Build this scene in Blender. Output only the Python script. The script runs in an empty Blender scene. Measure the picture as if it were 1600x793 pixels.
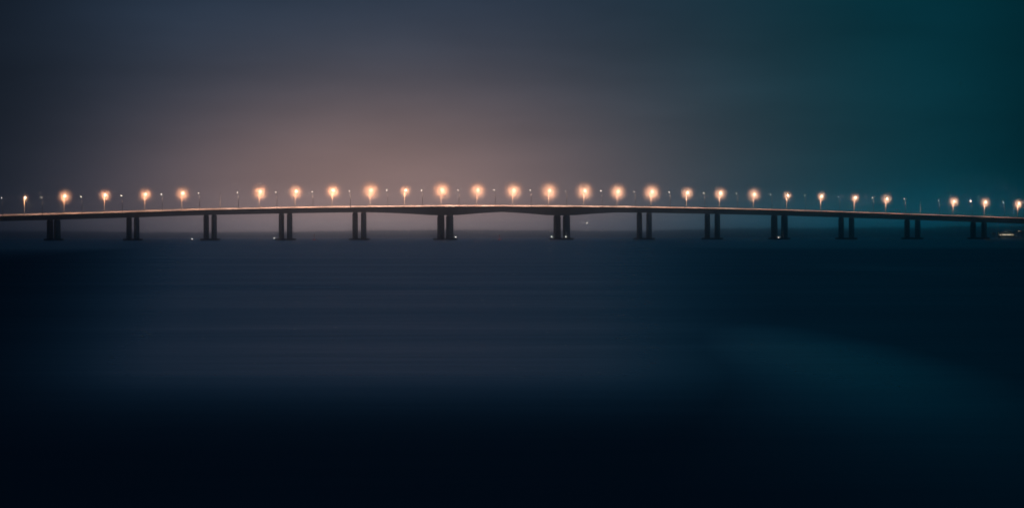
import bpy, bmesh, math, random
from mathutils import Vector, Matrix

random.seed(7)
S = bpy.context.scene
C = S.collection
R = math.radians

# ------------------------------------------------------------------ camera
F = 6600.0                 # focal length in pixels of the 1600 px wide photograph
CAM_H = 2.0
ROLL = 0.00131
cam_d = bpy.data.cameras.new('camera')
cam_d.sensor_width = 36.0
cam_d.lens = F / 1600.0 * 36.0
cam_d.shift_y = -25.85 / 1600.0
cam_d.clip_start = 0.5
cam_d.clip_end = 60000.0
cam = bpy.data.objects.new('camera', cam_d)
C.objects.link(cam)
cam.matrix_world = Matrix.Translation((0, 0, CAM_H)) @ Matrix.Rotation(R(90), 4, 'X') @ Matrix.Rotation(-ROLL, 4, 'Z')
S.camera = cam

# ------------------------------------------------------------------ render and exposure
S.render.engine = 'CYCLES'
S.view_settings.view_transform = 'Standard'
S.view_settings.look = 'None'
S.view_settings.exposure = 0.0
S.view_settings.gamma = 1.0
cy = S.cycles
cy.use_denoising = True
cy.denoising_input_passes = 'RGB_ALBEDO_NORMAL'
cy.seed = 5
cy.use_adaptive_sampling = False
cy.max_bounces = 8
cy.diffuse_bounces = 2
cy.glossy_bounces = 2
cy.volume_bounces = 6
cy.sample_clamp_indirect = 0.7
cy.sample_clamp_direct = 15.0
cy.caustics_reflective = False
cy.caustics_refractive = False


# ------------------------------------------------------------------ node helpers
def nd(nt, kind, **kw):
    n = nt.nodes.new(kind)
    for k, v in kw.items():
        setattr(n, k, v)
    return n


def mth(nt, op, a, b=None, c=None, clamp=False):
    n = nt.nodes.new('ShaderNodeMath')
    n.operation = op
    n.use_clamp = clamp
    for i, v in enumerate((a, b, c)):
        if v is None:
            continue
        if isinstance(v, (int, float)):
            n.inputs[i].default_value = v
        else:
            nt.links.new(v, n.inputs[i])
    return n.outputs[0]


def vmul(nt, col, fac):
    """colour (tuple or socket) times a scalar socket"""
    n = nt.nodes.new('ShaderNodeVectorMath')
    n.operation = 'SCALE'
    if isinstance(col, tuple):
        n.inputs[0].default_value = col
    else:
        nt.links.new(col, n.inputs[0])
    if isinstance(fac, (int, float)):
        n.inputs['Scale'].default_value = fac
    else:
        nt.links.new(fac, n.inputs['Scale'])
    return n.outputs[0]


def vadd(nt, a, b):
    n = nt.nodes.new('ShaderNodeVectorMath')
    n.operation = 'ADD'
    nt.links.new(a, n.inputs[0])
    nt.links.new(b, n.inputs[1])
    return n.outputs[0]


def smooth(nt, x, a, b):
    n = nt.nodes.new('ShaderNodeMapRange')
    n.interpolation_type = 'SMOOTHSTEP'
    nt.links.new(x, n.inputs['Value'])
    n.inputs['From Min'].default_value = a
    n.inputs['From Max'].default_value = b
    return n.outputs['Result']


# ------------------------------------------------------------------ night sky: overcast, lit from below by a city beyond the bridge
W = bpy.data.worlds.new('World')
S.world = W
W.use_nodes = True
nt = W.node_tree
nt.nodes.clear()
tc = nd(nt, 'ShaderNodeTexCoord')
sep = nd(nt, 'ShaderNodeSeparateXYZ')
nt.links.new(tc.outputs['Generated'], sep.inputs[0])
az = mth(nt, 'ARCTAN2', sep.outputs[0], sep.outputs[1])        # 0 straight ahead, + to the right
el = mth(nt, 'ABSOLUTE', mth(nt, 'ARCSINE', sep.outputs[2]))


def lobe(az0, saz, el0, sel):
    a = mth(nt, 'DIVIDE', mth(nt, 'SUBTRACT', az, az0), saz)
    e = mth(nt, 'DIVIDE', mth(nt, 'SUBTRACT', el, el0), sel)
    q = mth(nt, 'ADD', mth(nt, 'MULTIPLY', a, a), mth(nt, 'MULTIPLY', e, e))
    return mth(nt, 'EXPONENT', mth(nt, 'MULTIPLY', q, -0.5))


right = smooth(nt, az, -0.01, 0.095)
left = mth(nt, 'SUBTRACT', 1.0, right)
low = mth(nt, 'ADD', 0.10, mth(nt, 'MULTIPLY', 0.90, mth(nt, 'EXPONENT', mth(nt, 'MULTIPLY', el, -3.5))))
base = vadd(nt, vmul(nt, (0.012, 0.015, 0.024), left), vmul(nt, (0.0000, 0.032, 0.045), right))
sky = vmul(nt, base, low)
sky = vadd(nt, sky, vmul(nt, (0.006, 0.019, 0.038), mth(nt, 'MULTIPLY', lobe(-0.028, 0.110, 0.03, 0.42), mth(nt, 'MULTIPLY_ADD', right, -0.75, 1.0))))
sky = vadd(nt, sky, vmul(nt, (0.052, 0.042, 0.033), lobe(-0.022, 0.050, 0.012, 0.026)))
sky = vadd(nt, sky, vmul(nt, (0.25, 0.122, 0.084), lobe(-0.032, 0.034, 0.005, 0.0160)))
# deep blue overhead
sky = vadd(nt, sky, vmul(nt, (0.000, 0.020, 0.050), smooth(nt, el, 0.04, 0.22)))
# the bright strip of city glow right down on the horizon
sky = vadd(nt, sky, vmul(nt, (0.22, 0.15, 0.14), lobe(-0.036, 0.037, 0.0, 0.005)))
sky = vadd(nt, sky, vmul(nt, (0.0, 0.07, 0.10), mth(nt, 'MULTIPLY', right, lobe(0.09, 0.09, 0.0, 0.006))))
# the glow thins out towards both sides
side = mth(nt, 'MULTIPLY', mth(nt, 'MULTIPLY_ADD', smooth(nt, az, -0.07, -0.14), -0.6, 1.0), mth(nt, 'MULTIPLY_ADD', smooth(nt, az, 0.095, 0.14), -0.5, 1.0))
sky = vmul(nt, sky, side)
# faint streaky cloud base
mp = nd(nt, 'ShaderNodeMapping')
mp.inputs['Scale'].default_value = (14, 14, 70)
nt.links.new(tc.outputs['Generated'], mp.inputs[0])
nz = nd(nt, 'ShaderNodeTexNoise')
nz.inputs['Scale'].default_value = 1.0
nz.inputs['Detail'].default_value = 4.0
nt.links.new(mp.outputs[0], nz.inputs['Vector'])
cl = mth(nt, 'MULTIPLY_ADD', nz.outputs['Fac'], 0.7, 0.65)
sky = vmul(nt, sky, cl)
# the last of the twilight, sun well under the horizon
ns = nd(nt, 'ShaderNodeTexSky', sky_type='NISHITA')
ns.sun_disc = False
ns.sun_elevation = R(-6)
ns.sun_rotation = R(150)
sky = vadd(nt, sky, vmul(nt, ns.outputs['Color'], 0.05))
bg = nd(nt, 'ShaderNodeBackground')
nt.links.new(sky, bg.inputs['Color'])
bg.inputs['Strength'].default_value = 1.0
wo = nd(nt, 'ShaderNodeOutputWorld')
nt.links.new(bg.outputs[0], wo.inputs['Surface'])


# ------------------------------------------------------------------ materials
def mat(name, col, rough=0.7, metal=0.0, var=0.25, scale=0.6, streak=1.0):
    m = bpy.data.materials.new(name)
    m.use_nodes = True
    t = m.node_tree
    b = t.nodes['Principled BSDF']
    b.inputs['Roughness'].default_value = rough
    b.inputs['Metallic'].default_value = metal
    if var > 0:
        o = nd(t, 'ShaderNodeTexCoord')
        p = nd(t, 'ShaderNodeMapping')
        p.inputs['Scale'].default_value = (scale, scale, scale / streak)
        t.links.new(o.outputs['Object'], p.inputs[0])
        n = nd(t, 'ShaderNodeTexNoise')
        n.inputs['Scale'].default_value = 1.0
        n.inputs['Detail'].default_value = 5.0
        t.links.new(p.outputs[0], n.inputs['Vector'])
        f = mth(t, 'MULTIPLY_ADD', n.outputs['Fac'], 2 * var, 1.0 - var)
        t.links.new(vmul(t, tuple(col), f), b.inputs['Base Color'])
    else:
        b.inputs['Base Color'].default_value = (*col, 1)
    return m


def glow(name, col, strength):
    m = bpy.data.materials.new(name)
    m.use_nodes = True
    t = m.node_tree
    b = t.nodes['Principled BSDF']
    b.inputs['Base Color'].default_value = (0.7, 0.7, 0.68, 1)
    b.inputs['Emission Color'].default_value = (*col, 1)
    b.inputs['Emission Strength'].default_value = strength
    m.cycles.emission_sampling = 'NONE'     # tiny lenses: the lamp light inside each does the lighting
    return m


M_CONC = mat('weathered_concrete', (0.27, 0.265, 0.25), 0.85, var=0.3, scale=0.35, streak=6)
M_FOOT = mat('tidal_stained_concrete', (0.12, 0.12, 0.11), 0.8, var=0.4, scale=0.8)
M_BARR = mat('barrier_concrete', (0.62, 0.55, 0.50), 0.85, var=0.25, scale=0.25)
M_ASPH = mat('asphalt', (0.05, 0.05, 0.052), 0.9, var=0.2, scale=2)
M_LINE = mat('road_paint', (0.75, 0.75, 0.72), 0.7, var=0.1, scale=3)
M_GALV = mat('galvanised_steel', (0.55, 0.55, 0.54), 0.5, 0.3, var=0.15, scale=2)
M_POST = mat('white_painted_post', (0.50, 0.49, 0.47), 0.5, var=0.1, scale=1)
M_DARK = mat('dark_painted_steel', (0.06, 0.06, 0.065), 0.55, 0.0, var=0.2, scale=2)
M_RED = mat('weathered_red_paint', (0.28, 0.05, 0.035), 0.6, var=0.3, scale=3)
M_LAND = mat('dark_hillside', (0.05, 0.055, 0.04), 0.95, var=0.4, scale=0.02)
M_LEAF = mat('far_foliage', (0.05, 0.06, 0.035), 0.9, var=0.4, scale=0.05)
M_WALL = mat('rendered_wall', (0.35, 0.33, 0.30), 0.85, var=0.2, scale=0.5)
M_ROOF = mat('roof_tiles', (0.12, 0.07, 0.05), 0.85, var=0.3, scale=1.5)

LAMP_COL = (1.0, 0.52, 0.31)
M_LENS = glow('lit_lens', (1.0, 0.74, 0.50), 150.0)
M_LENSB = glow('lit_lens_from_behind', (1.0, 0.80, 0.62), 25.0)
M_LENSM = glow('lit_lens_white', (1.0, 0.88, 0.74), 40.0)
M_LENSOFF = mat('unlit_lens', (0.25, 0.25, 0.24), 0.3, var=0)
M_NAV = glow('navigation_light', (1.0, 0.93, 0.82), 5.0)
M_WIN = glow('lit_window', (1.0, 0.86, 0.62), 2.4)
M_FAR = glow('far_lamp', (1.0, 0.86, 0.70), 10.0)


def volume(name, col, dens, g, falloff=False):
    m = bpy.data.materials.new(name)
    m.use_nodes = True
    t = m.node_tree
    t.nodes.clear()
    o = nd(t, 'ShaderNodeOutputMaterial')
    v = nd(t, 'ShaderNodeVolumePrincipled')
    v.inputs['Color'].default_value = (*col, 1)
    v.inputs['Density'].default_value = dens
    v.inputs['Anisotropy'].default_value = g
    if falloff:
        c = nd(t, 'ShaderNodeTexCoord')
        ln = nd(t, 'ShaderNodeVectorMath', operation='LENGTH')
        t.links.new(c.outputs['Object'], ln.inputs[0])
        q = mth(t, 'SUBTRACT', 1.0, ln.outputs['Value'], clamp=True)
        t.links.new(mth(t, 'MULTIPLY', mth(t, 'ADD', mth(t, 'POWER', q, 1.7), mth(t, 'MULTIPLY', mth(t, 'POWER', q, 6.0), 2.5)), dens), v.inputs['Density'])
    t.links.new(v.outputs[0], o.inputs['Volume'])
    return m


HALO_DENS = 0.10
M_HAZE = volume('haze', (0.82, 0.93, 1.0), 1.4e-4, 0.998)
M_HALO = volume('halo_scatter', (1.0, 0.97, 0.95), HALO_DENS, -0.2, True)  # scattering ball added round each lit lamp to imitate the camera's halo


M_HALO.cycles.volume_sampling = 'EQUIANGULAR'


# ------------------------------------------------------------------ mesh helpers
class MB:
    def __init__(self):
        self.v, self.f = [], []

    def add(self, vs, fs):
        o = len(self.v)
        self.v += [tuple(p) for p in vs]
        self.f += [tuple(i + o for i in f) for f in fs]

    def box(self, x0, x1, y0, y1, z0, z1):
        self.add([(x0, y0, z0), (x1, y0, z0), (x1, y1, z0), (x0, y1, z0),
                  (x0, y0, z1), (x1, y0, z1), (x1, y1, z1), (x0, y1, z1)],
                 [(3, 2, 1, 0), (4, 5, 6, 7), (0, 1, 5, 4), (1, 2, 6, 5), (2, 3, 7, 6), (3, 0, 4, 7)])

    def loft(self, rings, caps=True):
        n = len(rings[0])
        vs = [p for r in rings for p in r]
        fs = []
        for k in range(len(rings) - 1):
            for i in range(n):
                a, b = k * n + i, k * n + (i + 1) % n
                fs.append((a, b, b + n, a + n))
        if caps:
            fs.append(tuple(reversed(range(n))))
            fs.append(tuple(range((len(rings) - 1) * n, len(rings) * n)))
        self.add(vs, fs)

    def tube(self, pts, radii, n=8):
        rings = []
        pts = [Vector(p) for p in pts]
        for i, p in enumerate(pts):
            d = (pts[min(i + 1, len(pts) - 1)] - pts[max(i - 1, 0)]).normalized()
            a = d.orthogonal().normalized() if abs(d.z) < 0.99 else Vector((1, 0, 0))
            a = (a - d * a.dot(d)).normalized()
            if i and a.dot(prev) < 0:
                a = -a
            prev = a
            b = d.cross(a)
            r = radii[i] if isinstance(radii, (list, tuple)) else radii
            rings.append([p + (a * math.cos(t) + b * math.sin(t)) * r for t in [2 * math.pi * k / n for k in range(n)]])
        self.loft(rings)

    def ball(self, c, rx, ry, rz, n=8, m=5):
        c = Vector(c)
        rings = []
        for j in range(m + 1):
            t = math.pi * (0.04 + 0.92 * j / m)
            rings.append([c + Vector((rx * math.sin(t) * math.cos(2 * math.pi * k / n),
                                      ry * math.sin(t) * math.sin(2 * math.pi * k / n), -rz * math.cos(t))) for k in range(n)])
        self.loft(rings)

    def build(self, name, m, parent=None, smooth_=False):
        me = bpy.data.meshes.new(name)
        me.from_pydata(self.v, [], self.f)
        bm = bmesh.new()
        bm.from_mesh(me)
        bmesh.ops.recalc_face_normals(bm, faces=bm.faces)
        bm.to_mesh(me)
        bm.free()
        me.materials.append(m)
        if smooth_:
            for p in me.polygons:
                p.use_smooth = True
        o = bpy.data.objects.new(name, me)
        C.objects.link(o)
        o.parent = parent
        return o


def tag(o, label=None, cat=None, group=None, kind=None):
    for k, v in (('label', label), ('category', cat), ('group', group), ('kind', kind)):
        if v:
            o[k] = v
    return o


def empty(name, loc, rz=0.0):
    o = bpy.data.objects.new(name, None)
    o.empty_display_size = 0.5
    C.objects.link(o)
    o.location = loc
    o.rotation_euler = (0, 0, rz)
    return o


def copy_tree(o, parent=None):
    c = o.copy()
    C.objects.link(c)
    c.parent = parent
    for ch in list(o.children):
        copy_tree(ch, c)
    return c


# ------------------------------------------------------------------ the bridge line
A = R(24.0)
CA, SA = math.cos(A), math.sin(A)
ZC = 3300.0
WID = 22.0


def P(s, w, z=0.0):
    """point on the bridge: s along it, w across from the far edge to the near edge"""
    return Vector((s * CA + w * SA, ZC + s * SA - w * CA, z))


def s_at(px, w):
    u = px - 800.0
    return (u * (ZC - w * CA) / F - w * SA) / (CA - u * SA / F)


def depth(s, w):
    return ZC + s * SA - w * CA


def horizon(px):
    return 371.7 - ROLL * px


def z_at(px, py, s, w):
    return CAM_H + (horizon(px) - py) * depth(s, w) / F


def interp(tab, x):
    """smooth monotone-ish interpolation through (x, y) pairs, straight beyond the ends"""
    if x <= tab[0][0]:
        (x0, y0), (x1, y1) = tab[0], tab[1]
        return y0 + (x - x0) * (y1 - y0) / (x1 - x0)
    if x >= tab[-1][0]:
        (x0, y0), (x1, y1) = tab[-2], tab[-1]
        return y1 + (x - x1) * (y1 - y0) / (x1 - x0)
    for i in range(len(tab) - 1):
        if tab[i][0] <= x <= tab[i + 1][0]:
            break

    def slope(j):
        if j == 0:
            return (tab[1][1] - tab[0][1]) / (tab[1][0] - tab[0][0])
        if j == len(tab) - 1:
            return (tab[-1][1] - tab[-2][1]) / (tab[-1][0] - tab[-2][0])
        return (tab[j + 1][1] - tab[j - 1][1]) / (tab[j + 1][0] - tab[j - 1][0])
    h = tab[i + 1][0] - tab[i][0]
    t = (x - tab[i][0]) / h
    m0, m1 = slope(i) * h, slope(i + 1) * h
    y0, y1 = tab[i][1], tab[i + 1][1]
    return ((2 * t ** 3 - 3 * t ** 2 + 1) * y0 + (t ** 3 - 2 * t ** 2 + t) * m0
            + (-2 * t ** 3 + 3 * t ** 2) * y1 + (t ** 3 - t ** 2) * m1)


# top of the lit strip (the far barrier's top), read off the photograph, turned into heights above the water
STRIP = [(0, 334.6), (100, 331.9), (200, 328.9), (300, 325.7), (400, 323.6), (500, 321.9), (600, 320.8), (700, 320.2),
         (800, 320.3), (900, 320.9), (1000, 322.1), (1100, 323.9), (1200, 326.2), (1300, 329.3), (1400, 332.7), (1500, 336.2), (1600, 340.0)]
BARR_H = 1.35
RZ = [(s_at(px, 0), z_at(px, py, s_at(px, 0), 0) - BARR_H) for px, py in STRIP]


def road_z(s):
    return max(interp(RZ, s), 4.0)


S0, S1 = s_at(0, 0) - 260, s_at(1600, 0) + 260
PIERS = [(83.8, 1), (207.6, 0), (328.4, 0), (446.2, 0), (561.6, 0), (695.8, 2), (877.8, 2), (1006.6, 0), (1113, 0),
         (1217.7, 1), (1322.4, 0), (1425.6, 0), (1529, 0)]
PS = [s_at(px, WID / 2) for px, k in PIERS]


def girder_d(s):
    """depth of the box girders below the road; deeper over the two main piers"""
    d = 3.75
    for k, reach_l, reach_r in ((5, 62.0, 52.0), (6, 52.0, 48.0)):
        e = s - PS[k]
        flat = 7.5
        reach = reach_l if e < 0 else reach_r
        q = max(0.0, 1.0 - max(0.0, abs(e) - flat) / reach)
        d = max(d, 3.75 + 2.75 * q ** 1.6)
    return d


bridge = tag(empty('bridge', P(0, WID / 2, 0)), 'long low concrete road bridge crossing the dark water on paired columns', 'bridge')
BO = bridge.location.copy()


def sweep(section, s0=S0, s1=S1, step=6.0, mb=None):
    mb = mb or MB()
    n = max(1, int((s1 - s0) / step))
    rings = []
    for i in range(n + 1):
        s = s0 + (s1 - s0) * i / n
        z = road_z(s)
        rings.append([P(s, w, z + h) - BO for w, h in section(s)])
    mb.loft(rings)
    return mb


def fixed(*pts):
    return lambda s: pts


sweep(fixed((0, 0.20), (0, -0.75), (0.9, -0.90), (21.1, -0.90), (22, -0.75), (22, 0.20), (21.6, 0.20), (21.6, 0), (0.4, 0), (0.4, 0.20))).build('deck', M_CONC, bridge)
for w0 in (1.4, 13.8):
    sweep(lambda s, w0=w0: ((w0, -0.897), (w0 + 0.7, -girder_d(s)), (w0 + 6.1, -girder_d(s)), (w0 + 6.8, -0.897)), step=4.0).build('box_girder', M_CONC, bridge)
sweep(fixed((0.45, 0.012), (0.45, 0.004), (21.55, 0.004), (21.55, 0.012))).build('road_surface', M_ASPH, bridge)
mk = MB()
for w in (1.6, 9.6, 12.4, 20.4):
    sweep(fixed((w, 0.017), (w, 0.0165), (w + 0.15, 0.0165), (w + 0.15, 0.017)), mb=mk)
s = S0 + 4
while s < S1 - 8:
    for w in (5.5, 16.4):
        sweep(fixed((w, 0.017), (w, 0.0165), (w + 0.15, 0.0165), (w + 0.15, 0.017)), s, s + 3, mb=mk)
    s += 12
tag(mk.build('road_markings', M_LINE, bridge), kind='stuff')
sweep(fixed((-0.02, 0.203), (0.02, BARR_H), (0.24, BARR_H), (0.36, 0.6), (0.42, 0.203)), step=6).build('far_barrier', M_BARR, bridge)
sweep(fixed((10.75, 0.013), (10.92, 0.85), (11.08, 0.85), (11.25, 0.013))).build('median_barrier', M_BARR, bridge)
# open steel railing along the near edge
rl = MB()
for h, t in ((1.22, 0.05), (0.88, 0.03), (0.56, 0.03)):
    sweep(fixed((21.8 - t, h - t), (21.8 - t, h + t), (21.8 + t, h + t), (21.8 + t, h - t)), mb=rl)
rl.build('railing', M_GALV, bridge)
rp = MB()
n = int((S1 - S0) / 3.0)
for i in range(n):
    s = S0 + 3.0 * i + 1.0
    z = road_z(s)
    q = [P(s + a, 21.8 + b, 0) - BO for a, b in ((-.04, -.05), (.04, -.05), (.04, .05), (-.04, .05))]
    rp.loft([[p + Vector((0, 0, z + 0.2)) for p in q], [p + Vector((0, 0, z + 1.17)) for p in q]])
tag(rp.build('railing_posts', M_GALV, bridge), kind='stuff')


# piers: footing at the water line and two chamfered columns, one under each girder
def rect_ring(cs, cw, a, b, ch, z, k=1.0):
    a, b = a / 2 * k, b / 2 * k
    pts = [(-a + ch, -b), (a - ch, -b), (a, -b + ch), (a, b - ch), (a - ch, b), (-a + ch, b), (-a, b - ch), (-a, -b + ch)]
    return [P(cs + u, cw + v, z) - BO for u, v in pts]


allp = [(s, k) for s, (px, k) in zip(PS, PIERS)]
allp.insert(0, (PS[0] - 60.5, 0))
allp.append((PS[-1] + 60.5, 0))
for s, kind in allp:
    a, b, fa, fb = {0: (3.1, 5.0, 8.3, 24.0), 1: (3.9, 5.3, 8.3, 24.0), 2: (4.4, 5.4, 10.2, 25.5)}[kind]
    z = road_z(s)
    soff = z - girder_d(s)
    pb = MB()   # cross beam between the girders over the columns
    pb.loft([rect_ring(s, WID / 2, 2.2, 5.56, 0.02, soff + 0.5), rect_ring(s, WID / 2, 2.2, 5.56, 0.02, z - 0.905)])
    pier = pb.build('pier', M_CONC, bridge)
    for cw in (2.2, WID - 2.2):
        c = MB()
        c.loft([rect_ring(s, cw, a, b, 0.7, 1.45), rect_ring(s, cw, a, b, 0.7, soff - 1.3),
                rect_ring(s, cw, a, b, 0.7, soff - 0.55, 0.86), rect_ring(s, cw, a, b, 0.7, soff + 0.02, 0.86)])
        c.build('column', M_CONC, pier)
    ft = MB()
    ft.loft([rect_ring(s, WID / 2, fa, fb, 1.0, -0.9), rect_ring(s, WID / 2, fa, fb, 1.0, 1.2), rect_ring(s, WID / 2, fa, fb, 1.3, 1.45)])
    ft.build('footing', M_FOOT, pier)

# ------------------------------------------------------------------ water, far shore
wm = MB()
xs = [-3900, -2000, -1000, -500, -200, 0, 200, 500, 1000, 2000, 3900]
ys = [-450, -200, 0, 30, 60, 120, 250, 500, 1000, 2000, 3000, 4000, 5000, 7000, 11000, 16200]
vs = [(x, y, 0) for y in ys for x in xs]
fs = [(j * len(xs) + i, j * len(xs) + i + 1, (j + 1) * len(xs) + i + 1, (j + 1) * len(xs) + i) for j in range(len(ys) - 1) for i in range(len(xs) - 1)]
wm.add(vs, fs)
M_WATER = bpy.data.materials.new('night_water')
M_WATER.use_nodes = True
t = M_WATER.node_tree
b = t.nodes['Principled BSDF']
b.inputs['Base Color'].default_value = (0.004, 0.03, 0.06, 1)
b.inputs['IOR'].default_value = 1.33
b.inputs['Specular Tint'].default_value = (0.3, 0.7, 1, 1)
g_ = nd(t, 'ShaderNodeNewGeometry')
sp = nd(t, 'ShaderNodeSeparateXYZ')
t.links.new(g_.outputs['Position'], sp.inputs[0])


def patch(cx, cy_, rx, ry, edge=0.35):
    a = mth(t, 'DIVIDE', mth(t, 'SUBTRACT', sp.outputs[0], cx), rx)
    e = mth(t, 'DIVIDE', mth(t, 'SUBTRACT', sp.outputs[1], cy_), ry)
    q = mth(t, 'SQRT', mth(t, 'ADD', mth(t, 'MULTIPLY', a, a), mth(t, 'MULTIPLY', e, e)))
    return mth(t, 'SUBTRACT', 1.0, smooth(t, q, 1.0 - edge, 1.0 + edge))


# wind: ruffled water near the viewer and to the sides, calmer sheets farther out
wp = nd(t, 'ShaderNodeMapping')
wp.inputs['Scale'].default_value = (0.02, 0.05, 1)
t.links.new(g_.outputs['Position'], wp.inputs[0])
wn_ = nd(t, 'ShaderNodeTexNoise')
wn_.inputs['Scale'].default_value = 1.0
wn_.inputs['Detail'].default_value = 6.0
t.links.new(wp.outputs[0], wn_.inputs['Vector'])
ratio = mth(t, 'DIVIDE', sp.outputs[0], mth(t, 'ADD', mth(t, 'ABSOLUTE', sp.outputs[1]), 12.0))
near_edge = smooth(t, sp.outputs[1], 35, 66)
mid = mth(t, 'MULTIPLY', smooth(t, ratio, -0.125, -0.07), mth(t, 'SUBTRACT', 1.0, mth(t, 'MULTIPLY', smooth(t, ratio, 0.015, 0.06), 0.42)))
far_ = mth(t, 'MULTIPLY', smooth(t, sp.outputs[1], 200, 900), 0.8)
calm = mth(t, 'MULTIPLY', near_edge, mth(t, 'MAXIMUM', mid, far_))
calm = mth(t, 'MULTIPLY', calm, mth(t, 'MULTIPLY_ADD', smooth(t, sp.outputs[1], 150, 600), 0.04, 1.0))
calm = mth(t, 'MAXIMUM', calm, mth(t, 'MULTIPLY', patch(5.0, 70, 2.5, 36, 0.98), 1.0))
calm = mth(t, 'MAXIMUM', calm, mth(t, 'MULTIPLY', patch(24, 260, 12, 150, 0.98), 0.65))
calm = mth(t, 'ADD', calm, mth(t, 'MULTIPLY_ADD', wn_.outputs['Fac'], 0.3, -0.15))
rp_ = nd(t, 'ShaderNodeMapping')
rp_.inputs['Scale'].default_value = (0.11, 0.5, 1)
t.links.new(g_.outputs['Position'], rp_.inputs[0])
rn_ = nd(t, 'ShaderNodeTexNoise')
rn_.inputs['Scale'].default_value = 1.0
rn_.inputs['Detail'].default_value = 8.0
rn_.inputs['Roughness'].default_value = 0.7
t.links.new(rp_.outputs[0], rn_.inputs['Vector'])
calm = mth(t, 'ADD', calm, mth(t, 'MULTIPLY_ADD', rn_.outputs['Fac'], 0.26, -0.13))
t.links.new(mth(t, 'MULTIPLY_ADD', calm, -0.42, 0.66), b.inputs['Roughness'])
water = tag(wm.build('water', M_WATER), kind='structure')

SHORE = 16000.0
SK = SHORE / 9000.0
RIDGE = [(-2600, 356), (-1200, 357), (-400, 358.5), (0, 359), (100, 359), (200, 360), (300, 360.5), (400, 360), (500, 358.8), (600, 357.2), (700, 356.8), (800, 357.5),
         (900, 357.8), (1000, 358.2), (1080, 357), (1200, 356.4), (1300, 356), (1400, 355), (1450, 355.8), (1495, 353), (1560, 354),
         (1600, 353), (2000, 352), (2800, 352), (4200, 355)]
lm = MB()
rows = []
for y, fr in ((SHORE - 15, -0.05), (SHORE, 0.05), (SHORE + 60, 0.30), (SHORE + 250, 0.75), (SHORE + 600, 1.0), (SHORE + 1500, 0.9), (SHORE + 2400, 0.5)):
    row = []
    for i in range(161):
        x = -3900 + 7800 * i / 160
        px = 800 + F * x / (SHORE + 600)
        hz = (horizon(px) - interp(RIDGE, px)) * (SHORE + 600) / F
        hz = max(hz, 8) - 9.0
        z = (hz + random.uniform(-.6, .6)) * fr if fr > 0 else -0.6
        row.append((x, y, z))
    rows.append(row)
nx = 161
lm.add([p for r in rows for p in r], [(j * nx + i, j * nx + i + 1, (j + 1) * nx + i + 1, (j + 1) * nx + i) for j in range(len(rows) - 1) for i in range(nx - 1)])
tag(lm.build('far_shore', M_LAND, smooth_=True), kind='structure')


def ground_z(x, y):
    px = 800 + F * x / (SHORE + 600)
    hz = max((horizon(px) - interp(RIDGE, px)) * (SHORE + 600) / F, 8) - 9.0
    tab = [(SHORE - 15, -0.05), (SHORE, 0.05), (SHORE + 60, 0.30), (SHORE + 250, 0.75), (SHORE + 600, 1.0), (SHORE + 1500, 0.9)]
    for (a, fa), (b_, fb) in zip(tab, tab[1:]):
        if a <= y <= b_:
            return hz * (fa + (fb - fa) * (y - a) / (b_ - a))
    return 0


tw = MB()
for i in range(4200):
    y = SHORE + random.choice((random.uniform(30, 250), random.uniform(450, 720), random.uniform(500, 620)))
    x = random.uniform(-2600, 2600)
    g = ground_z(x, y)
    r = random.uniform(3.2, 5.6) * (1.0 + 0.7 * min(1.0, max(0.0, (x - 500) / 400)))
    cx, cy_ = x + random.uniform(-3, 3), y
    rings = []
    n = 6
    for j, (rr, hh) in enumerate(((0.25, 0.0), (0.9, 0.35), (1.0, 0.7), (0.65, 1.15), (0.15, 1.45))):
        rings.append([(cx + r * rr * random.uniform(.75, 1.2) * math.cos(2 * math.pi * k / n + j), cy_ + r * rr * math.sin(2 * math.pi * k / n + j),
                       g - 0.5 + r * hh * random.uniform(.88, 1.12)) for k in range(n)])
    tw.loft(rings)
tag(tw.build('far_wood', M_LEAF), 'dark line of trees along the far shore ridge', 'wood', kind='stuff')

# ------------------------------------------------------------------ street lamps
LIT = [(40, 308.6, 5.0), (102, 306.3, 11), (165, 304.5, 10), (228, 303.2, 11), (286, 301.6, 11.5), (346, 301, 0), (407, 299.3, 12.5), (463, 298.7, 11),
       (521, 297.8, 12), (580, 297, 14), (634, 297.3, 8.5), (691, 296.7, 14), (747, 296.8, 13), (803, 297, 13.5), (859, 297.6, 14),
       (914, 298, 13.5), (966, 298.8, 12.5), (1019, 299.8, 13.5), (1074.5, 301, 10), (1126, 301.8, 10.5), (1179, 303.3, 11.5),
       (1231, 305, 8), (1284, 306.3, 8), (1336.5, 308.6, 8), (1386, 310.4, 9.5), (1440, 312, 0), (1491, 314.2, 9.5), (1540, 315.8, 8.5), (1592, 317.8, 8.5)]
DIM = [(2.5, 309, 1), (64.8, 308.6, .6), (126.4, 307, .6), (189.3, 305.5, 1.2), (252, 303.3, .9), (310.2, 301.6, 1.2), (370.7, 300.8, 1.1), (430.9, 300, 1.2),
       (487.3, 299.4, 1), (545.7, 298.3, 1), (604.1, 297.5, 1), (658.5, 297.2, 1), (715.5, 297.2, 1.4), (772, 297, 1.2), (828.2, 297.2, 1.4),
       (883.7, 297.8, 1), (938.9, 298.4, .8), (991.5, 299.5, 1), (1045.5, 300.2, 1.1), (1099.5, 301.2, 1.1), (1151, 302.2, 1.1),
       (1204.5, 303.6, 1), (1257.3, 305.5, .7), (1310.3, 307, 1.2), (1363.3, 308.8, .7), (1413.3, 310.7, 1.2), (1466.4, 312.6, .9),
       (1517.3, 314.1, 4), (1568, 316.5, 1.2)]
ORD = ['leftmost', 'second', 'third', 'fourth', 'fifth', 'sixth', 'seventh', 'eighth', 'ninth', 'tenth', 'eleventh', 'twelfth', 'rightmost']
LAMP_Z = 13.1


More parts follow.
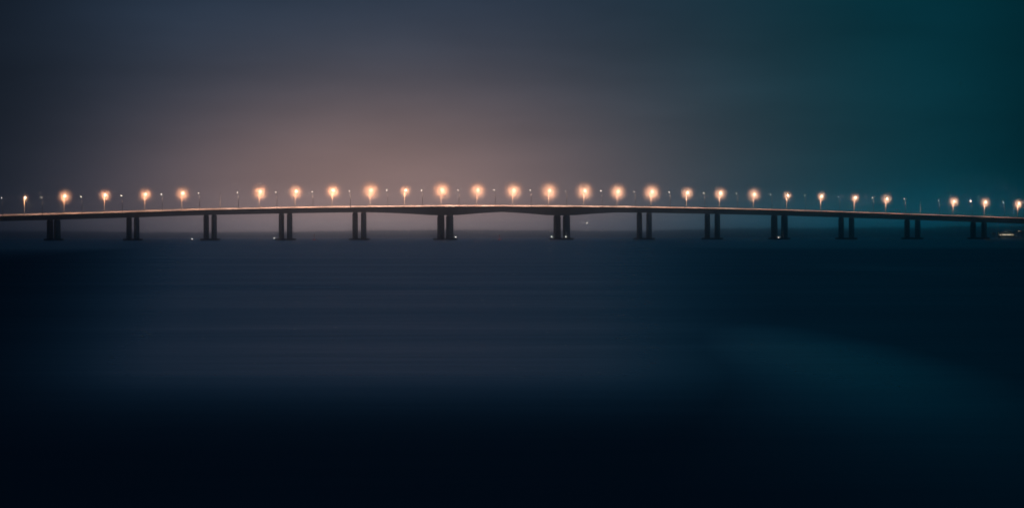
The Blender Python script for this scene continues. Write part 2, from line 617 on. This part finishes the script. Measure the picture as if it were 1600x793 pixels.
def where(px, seq):
    """words that place a lamp by the pier to its left"""
    k = -1
    for i, (pp, _) in enumerate(PIERS):
        if pp <= px:
            k = i
    if k < 0:
        m = sum(1 for q in seq if q < px)
        return ['first', 'second', 'third'][m] + ' from the left end'
    m = sum(1 for q in seq if PIERS[k][0] <= q < px)
    pn = ORD[k] + (' pier' if k in (0, 12) else ' pier from left')
    return ['first', 'second', 'third'][m] + ' past the ' + pn


def lamp_mesh(post_k, lens_mat, lens_r):
    """post with a gently curved arm towards the roadway; local +x points along the arm"""
    root = empty('street_lamp', (0, 0, 0))
    bs = MB()
    bs.loft([[(x * k, y * k, z) for x, y in ((-.28, -.28), (.28, -.28), (.28, .28), (-.28, .28))] for z, k in ((0.0, 1), (0.35, 1), (0.5, .75))])
    bs.build('base', M_GALV, root)
    ps = MB()
    ps.tube([(0, 0, .5), (0, 0, 6), (0, 0, 11.6)], [0.24 * post_k, 0.19 * post_k, 0.14 * post_k], 8)
    ps.build('post', M_POST, root, True)
    ar = MB()
    ar.tube([(0, 0, 11.6), (0.12, 0, 12.3), (0.6, 0, 12.85), (1.3, 0, 13.1), (1.75, 0, 13.2)], [0.13, 0.11, 0.09, 0.07, 0.07], 8)
    ar.build('arm', M_GALV, root, True)
    hd = MB()
    hd.loft([[(x, y * k, 13.2 + 0.12 * (x - 1.7) + dz) for y, dz in ((-.2, -.06), (.2, -.06), (.2, .03), (.1, .12), (-.1, .12), (-.2, .03))]
             for x, k in ((1.7, .5), (1.95, 1.0), (2.5, 1.0), (2.8, .6))])
    head = hd.build('lamp_head', M_GALV, root)
    ln = MB()
    ln.ball((2.25, 0, 13.12), lens_r, lens_r * 0.9, lens_r * 0.8, 10, 6)
    ln.build('lens', lens_mat, head, True)
    return root


def lamp_light(parent, power, radius, loc, name='lamp_light', spot=None, col=LAMP_COL):
    ld = bpy.data.lights.new(name, 'SPOT' if spot else 'POINT')
    ld.energy = power
    ld.color = col
    ld.shadow_soft_size = radius
    if spot:
        ld.spot_size = R(spot)
        ld.spot_blend = 0.6
    lo = bpy.data.objects.new(name, ld)
    C.objects.link(lo)
    lo.parent = parent
    lo.location = loc
    return lo


def lamp_col(px, g, b_):
    """the lamps grow a little whiter towards the right end"""
    k = min(1.0, max(0.0, (px - 700) / 700.0)) * 0.32
    return (1.0, g + (0.9 - g) * k, b_ + (0.75 - b_) * k)


hm = MB()
hm.ball((0, 0, 0), 1, 1, 1, 20, 14)
halo_me = None
proto = lamp_mesh(1.35, M_LENS, 0.58)
proto_dark = lamp_mesh(1, M_LENSOFF, 0.2)
proto_back = lamp_mesh(1, M_LENSB, 0.22)
proto_moon = lamp_mesh(1, M_LENSM, 0.42)
used = set()


def get(p):
    if p in used:
        return copy_tree(p)
    used.add(p)
    return p


A_FAR = math.atan2(-CA, SA)          # across the road, towards the camera
A_NEAR = A_FAR + math.pi
I0 = 4300.0
IN = 3000.0
lit_x = [q[0] for q in LIT if q[2] > 0]
dim_x = [q[0] for q in DIM if q[2] < 3]
for px, py, r in LIT:
    w = 0.55
    s = s_at(px - 1.9, w)
    z = road_z(s)
    want = z_at(px, py, s, 2.7)
    o = get(proto if r > 0 else proto_dark)
    o.location = P(s, w, z + 0.012)
    o.rotation_euler = (0, 0, A_FAR)
    k = (want - z - 0.012) / LAMP_Z
    o.scale = (1, 1, k)
    if r > 0:
        size = 'wide' if r >= 12 else ('medium' if r >= 9.2 else 'small')
        tag(o, 'lit street lamp with %s orange halo, %s' % (size, where(px, lit_x)), 'street lamp', 'lit street lamps facing the viewer along the bridge')
        q = (r / 14.0) ** 1.6 * (1.0 - 0.5 * min(1.0, max(0.0, (px - 1000) / 250)) - 0.4 * min(1.0, max(0.0, (430 - px) / 200)))
        lo = lamp_light(o, I0 * q * 4 * math.pi, 0.25, (1.5, 0, 12.8), spot=180, col=lamp_col(px, 0.43, 0.22))
        lo.data.spot_blend = 0.15
        lo.rotation_euler = (R(90), 0, -A_FAR)     # aimed away from the camera to light the added halo without water streaks
        rad = (r * (1.36 - 0.2 * min(1.0, max(0.0, (px - 1000) / 250))) + 1.0) * depth(s, w) / F
        if halo_me is None:
            h = hm.build('halo_ball', M_HALO, o, True)
            halo_me = h.data
        else:
            h = bpy.data.objects.new('halo_ball', halo_me)
            C.objects.link(h)
            h.parent = o
        h.location = (1.6, 0, 12.9)  # added ball, gives the lamp its round glow
        h.scale = (rad, rad, rad / k)
    else:
        tag(o, 'unlit street lamp, thin bare post, in the gap between glowing lamps, %s' % ('left' if px < 800 else 'right'), 'street lamp', 'unlit street lamps')
for px, py, r in DIM:
    w = WID - 0.55
    s = s_at(px + 1.9, w)
    z = road_z(s)
    want = z_at(px, py, s, WID - 2.7)
    o = get(proto_back if r < 3 else proto_moon)
    o.location = P(s, w, z + 0.012)
    o.rotation_euler = (0, 0, A_NEAR)
    o.scale = (1, 1, (want - z) / LAMP_Z)
    if r < 3:
        tag(o, 'dim lamp seen from behind on thin post, %s' % where(px, dim_x), 'street lamp', 'dim street lamps seen from behind on the near side')
    else:
        tag(o, 'small white lamp without halo on faint post, just left of the rightmost pier', 'street lamp')
    cen = min(1.0, max(0.2 if px < 720 else 0.11, math.exp(-((px - 700) / 390.0) ** 2)))
    lo = lamp_light(o, IN * cen * 4 * math.pi, 0.3, (2.4, 0, 12.6), spot=150, col=lamp_col(px, 0.60, 0.46))
    lo.rotation_euler = (0, -R(18), 0)

# ------------------------------------------------------------------ navigation lights on the footings
def nav_light(px, py, w, s, label, base_z=1.45):
    z = z_at(px, py, s, w)
    o = tag(empty('navigation_light', P(s, w, base_z)), label, 'navigation light', 'small white lights at the pier feet')
    m = MB()
    m.tube([(0, 0, 0), (0, 0, z - base_z - 0.3)], [0.09, 0.07], 8)
    m.box(-.25, .25, -.25, .25, 0.0, 0.12)
    m.build('post', M_DARK, o)
    m = MB()
    m.tube([(0, 0, z - base_z - .3), (0, 0, z - base_z - .2), (0, 0, z - base_z + .2), (0, 0, z - base_z + .3)], [.2, .27, .27, .15], 10)
    m.build('lantern', M_NAV, o)
    m = MB()
    m.tube([(0, 0, z - base_z + .3), (0, 0, z - base_z + .42)], [.3, .12], 10)
    m.build('cap', M_DARK, o)
    return o


def foot_s(k, px, w):
    return s_at(px, w)


nav_light(428.6, 371.6, 1.0, s_at(428.6, 1.0), 'small white light at left end of the fourth pier footing from left')
nav_light(712, 370.0, 21.5, s_at(712, 21.5), 'small white light on right end of the left main-span pier footing')
nav_light(862, 369.6, 2.0, s_at(862, 2.0), 'small white light on left end of the right main-span pier footing')
nav_light(884, 369.6, 23.0, s_at(884, 23.0), 'small white light in front of right column of the right main-span pier')
nav_light(1216.5, 371.0, 23.0, s_at(1216.5, 23.0), 'small white light between the columns of the tenth pier from left')

# equipment cabinet beside the light on the left main pier
s, w = s_at(707.6, 22.0), 22.0
cb = tag(empty('equipment_cabinet', P(s, w, 1.45), A), 'small dark equipment frame on right end of left main-span pier footing', 'equipment cabinet')
m = MB()
for x in (-.7, .7):
    for y in (-.4, .4):
        m.box(x - .06, x + .06, y - .06, y + .06, 0, 2.6)
m.build('frame', M_DARK, cb)
m = MB()
m.box(-.8, .8, -.5, .5, 2.6, 3.6)
m.build('housing', M_GALV, cb)


# buoys and markers on the water
def buoy(px, zdist, h, light, label, cat='buoy'):
    x = (px - 800) / F * zdist
    o = tag(empty('channel_buoy', (x, zdist, 0)), label, cat)
    m = MB()
    m.tube([(0, 0, -.5), (0, 0, .15), (0, 0, .55), (0, 0, .7)], [.8, 1.0, 1.0, .5], 14)
    m.build('float', M_RED, o)
    m = MB()
    for k in range(4):
        a = math.pi / 4 + k * math.pi / 2
        m.tube([(.5 * math.cos(a), .5 * math.sin(a), .66), (.16 * math.cos(a), .16 * math.sin(a), h - .5)], .05, 6)
    for q in (.35, .7):
        zz = .66 + (h - 1.16) * q
        rr = .5 + (.16 - .5) * q
        c = [(rr * math.cos(math.pi / 4 + k * math.pi / 2), rr * math.sin(math.pi / 4 + k * math.pi / 2), zz) for k in range(5)]
        for p0, p1 in zip(c, c[1:]):
            m.tube([p0, p1], .03, 5)
    m.build('lattice_mast', M_RED, o)
    m = MB()
    m.tube([(0, 0, h - .52), (0, 0, h - .4), (0, 0, h)], [.3, .34, .06], 10)
    m.build('topmark', M_RED, o)
    m = MB()
    m.tube([(0, 0, h), (0, 0, h + .5)], [.24, .24], 10)
    m.build('lantern', M_NAV if light else M_LENSOFF, o)
    return o


buoy(300.2, 3080, 0.9, True, 'small lit buoy with a white light, just left of third pier footing')
buoy(491, 3260, 4.2, False, 'small dark unlit channel buoy on the water right of the fourth pier')
buoy(780.5, 3360, 3.6, False, 'small dark unlit channel buoy under the main span')

# ------------------------------------------------------------------ low headland at the right edge, with a building and trees
HY = 5200.0
hl = MB()
rows = []
nxh = 41
for y, z in ((HY - 8, -0.5), (HY, 0.25), (HY + 25, 1.1), (HY + 160, 2.4), (HY + 420, 2.8), (HY + 520, -0.5)):
    row = []
    for i in range(nxh):
        u = i / (nxh - 1)
        x = 588 + 900 * u + (y - HY) * 0.12 + random.uniform(-4, 4)
        end = min(1.0, u * 9) if z > 0 else 1.0
        row.append((x, y + random.uniform(-3, 3), z * end * random.uniform(.9, 1.1) if z > 0 else z))
    rows.append(row)
hl.add([p for r in rows for p in r], [(j * nxh + i, j * nxh + i + 1, (j + 1) * nxh + i + 1, (j + 1) * nxh + i) for j in range(len(rows) - 1) for i in range(nxh - 1)])
tag(hl.build('headland', M_LAND, smooth_=True), kind='structure')


def shore_tree(x, y, z, h, seed):
    rnd = random.Random(seed)
    o = tag(empty('shore_tree', (x, y, z)), 'dark tree on the low headland behind the lit waterfront building', 'tree', 'trees on the headland at the right edge')
    m = MB()
    m.tube([(0, 0, -.4), (.1, 0, h * .25), (-.1, .1, h * .5)], [.3, .22, .12], 7)
    for k in range(4):
        a = k * 1.6 + rnd.random()
        m.tube([(0, 0, h * .3), (math.cos(a) * h * .2, math.sin(a) * h * .2, h * .6)], [.14, .05], 5)
    m.build('trunk', M_DARK, o)
    m = MB()
    for k in range(420):
        a, e = rnd.uniform(0, 6.283), rnd.uniform(-1, 1)
        rr = rnd.random() ** .45
        lump = 0.8 + 0.35 * math.sin(3 * a + seed) * math.cos(4 * e + seed)
        c = Vector((math.cos(a) * math.sqrt(1 - e * e) * rr * h * .40 * lump, math.sin(a) * math.sqrt(1 - e * e) * rr * h * .40 * lump, h * .64 + e * rr * h * .36 * lump))
        u = Vector((rnd.uniform(-1, 1), rnd.uniform(-1, 1), rnd.uniform(-1, 1))).normalized()
        v = u.orthogonal().normalized()
        q = rnd.uniform(.3, .62)
        m.add([c - u * q, c + v * q * .5, c + u * q, c - v * q * .5], [(0, 1, 2, 3)])
    m.build('crown', M_LEAF, o)


for i, (px, h, dy) in enumerate(((1553, 6.5, 120), (1562, 8.0, 170), (1569, 7.2, 140), (1577, 8.8, 210), (1585, 7.8, 150), (1590.5, 10.2, 120), (1597, 9.6, 160), (1604, 8.5, 200), (1613, 10, 150))):
    shore_tree((px - 800) / F * (HY + dy), HY + dy, 1.9, h, i + 3)


# ------------------------------------------------------------------ far shore lights
def shore_lamp(px, py, y, label, lamp_r, m_=None):
    x = (px - 800) / F * y
    z = CAM_H + (horizon(px) - py) * y / F
    g = ground_z(x, y) if y > SHORE else 1.6
    o = tag(empty('shore_lamp', (x, y, g)), label, 'lamp', 'lamps on the far shore')
    h = z - g
    m = MB()
    m.tube([(0, 0, -.5), (0, 0, h - .2)], [.16, .09], 6)
    m.build('post', M_DARK, o)
    m = MB()
    m.ball((0, 0, h), lamp_r, lamp_r, lamp_r, 8, 5)
    m.build('lamp_head', m_ or M_FAR, o)


shore_lamp(917, 348.5, SHORE + 400, 'small white light high over the far shore, right of the main-span right pier', 2.0)
shore_lamp(735.5, 352.8, SHORE + 560, 'faint light on far ridge under main span, leftmost of a loose row', 1.1, M_WIN)
shore_lamp(742, 352.8, SHORE + 570, 'faint light on far ridge under main span, beside the leftmost one', 0.9, M_WIN)
shore_lamp(755, 353, SHORE + 565, 'faint light on far ridge under main span, a little left of centre', 0.9, M_WIN)
shore_lamp(790, 361.2, SHORE + 200, 'faint light low on the far shore under middle of the main span', 1.1, M_WIN)
shore_lamp(917.3, 361, SHORE + 200, 'faint light low on far shore, below the high white light', 0.85, M_WIN)
shore_lamp(1575, 358.8, HY + 110, 'faint light among trees above the lit waterfront building', 0.20, M_WIN)
shore_lamp(1592, 360.8, HY + 90, 'brighter light among trees up and right of the waterfront building', 0.32, M_WIN)
shore_lamp(1588, 368.4, HY + 20, 'faint low light by the water, right of the waterfront building', 0.20, M_WIN)

# long low waterfront building with a row of lit windows
YB = HY + 30
mpp = YB / F
bx = (1572.5 - 800) * mpp
bd = tag(empty('waterfront_building', (bx, YB, 0.9)), 'low dark waterfront building with a row of brightly lit windows', 'building')
zw = CAM_H + (horizon(1572) - 366.4) * mpp - 0.9
m = MB()
m.box(-9, 9.5, 0, 8, -1, zw + 1.3)
m.build('wall', M_WALL, bd)
m = MB()
m.loft([[(-9.6, -.6, zw + 1.31), (10.1, -.6, zw + 1.31), (10.1, 8.6, zw + 1.31), (-9.6, 8.6, zw + 1.31)],
        [(-7, 3.9, zw + 3.2), (7.4, 3.9, zw + 3.2), (7.4, 4.1, zw + 3.2), (-7, 4.1, zw + 3.2)]])
m.build('roof', M_ROOF, bd)
for x0, x1 in ((1562.6, 1564), (1566.4, 1569), (1569.3, 1571.8), (1573, 1574.8), (1575.1, 1577.2), (1577.5, 1579.6), (1581.3, 1583)):
    a, c = (x0 - 1572.5) * mpp, (x1 - 1572.5) * mpp
    m = MB()
    m.box(a, c, -.06, .1, zw - .3, zw + .3)
    wn = m.build('window', M_WIN, bd)
    m = MB()
    m.box(a - .06, c + .06, -.12, -.061, zw - .4, zw - .3)
    m.build('sill', M_WALL, wn)

# ------------------------------------------------------------------ haze over the water
hz = MB()
hz.box(-4000, 4000, -500, 18800, -1.6, 64)
tag(hz.build('haze', M_HAZE), kind='stuff')
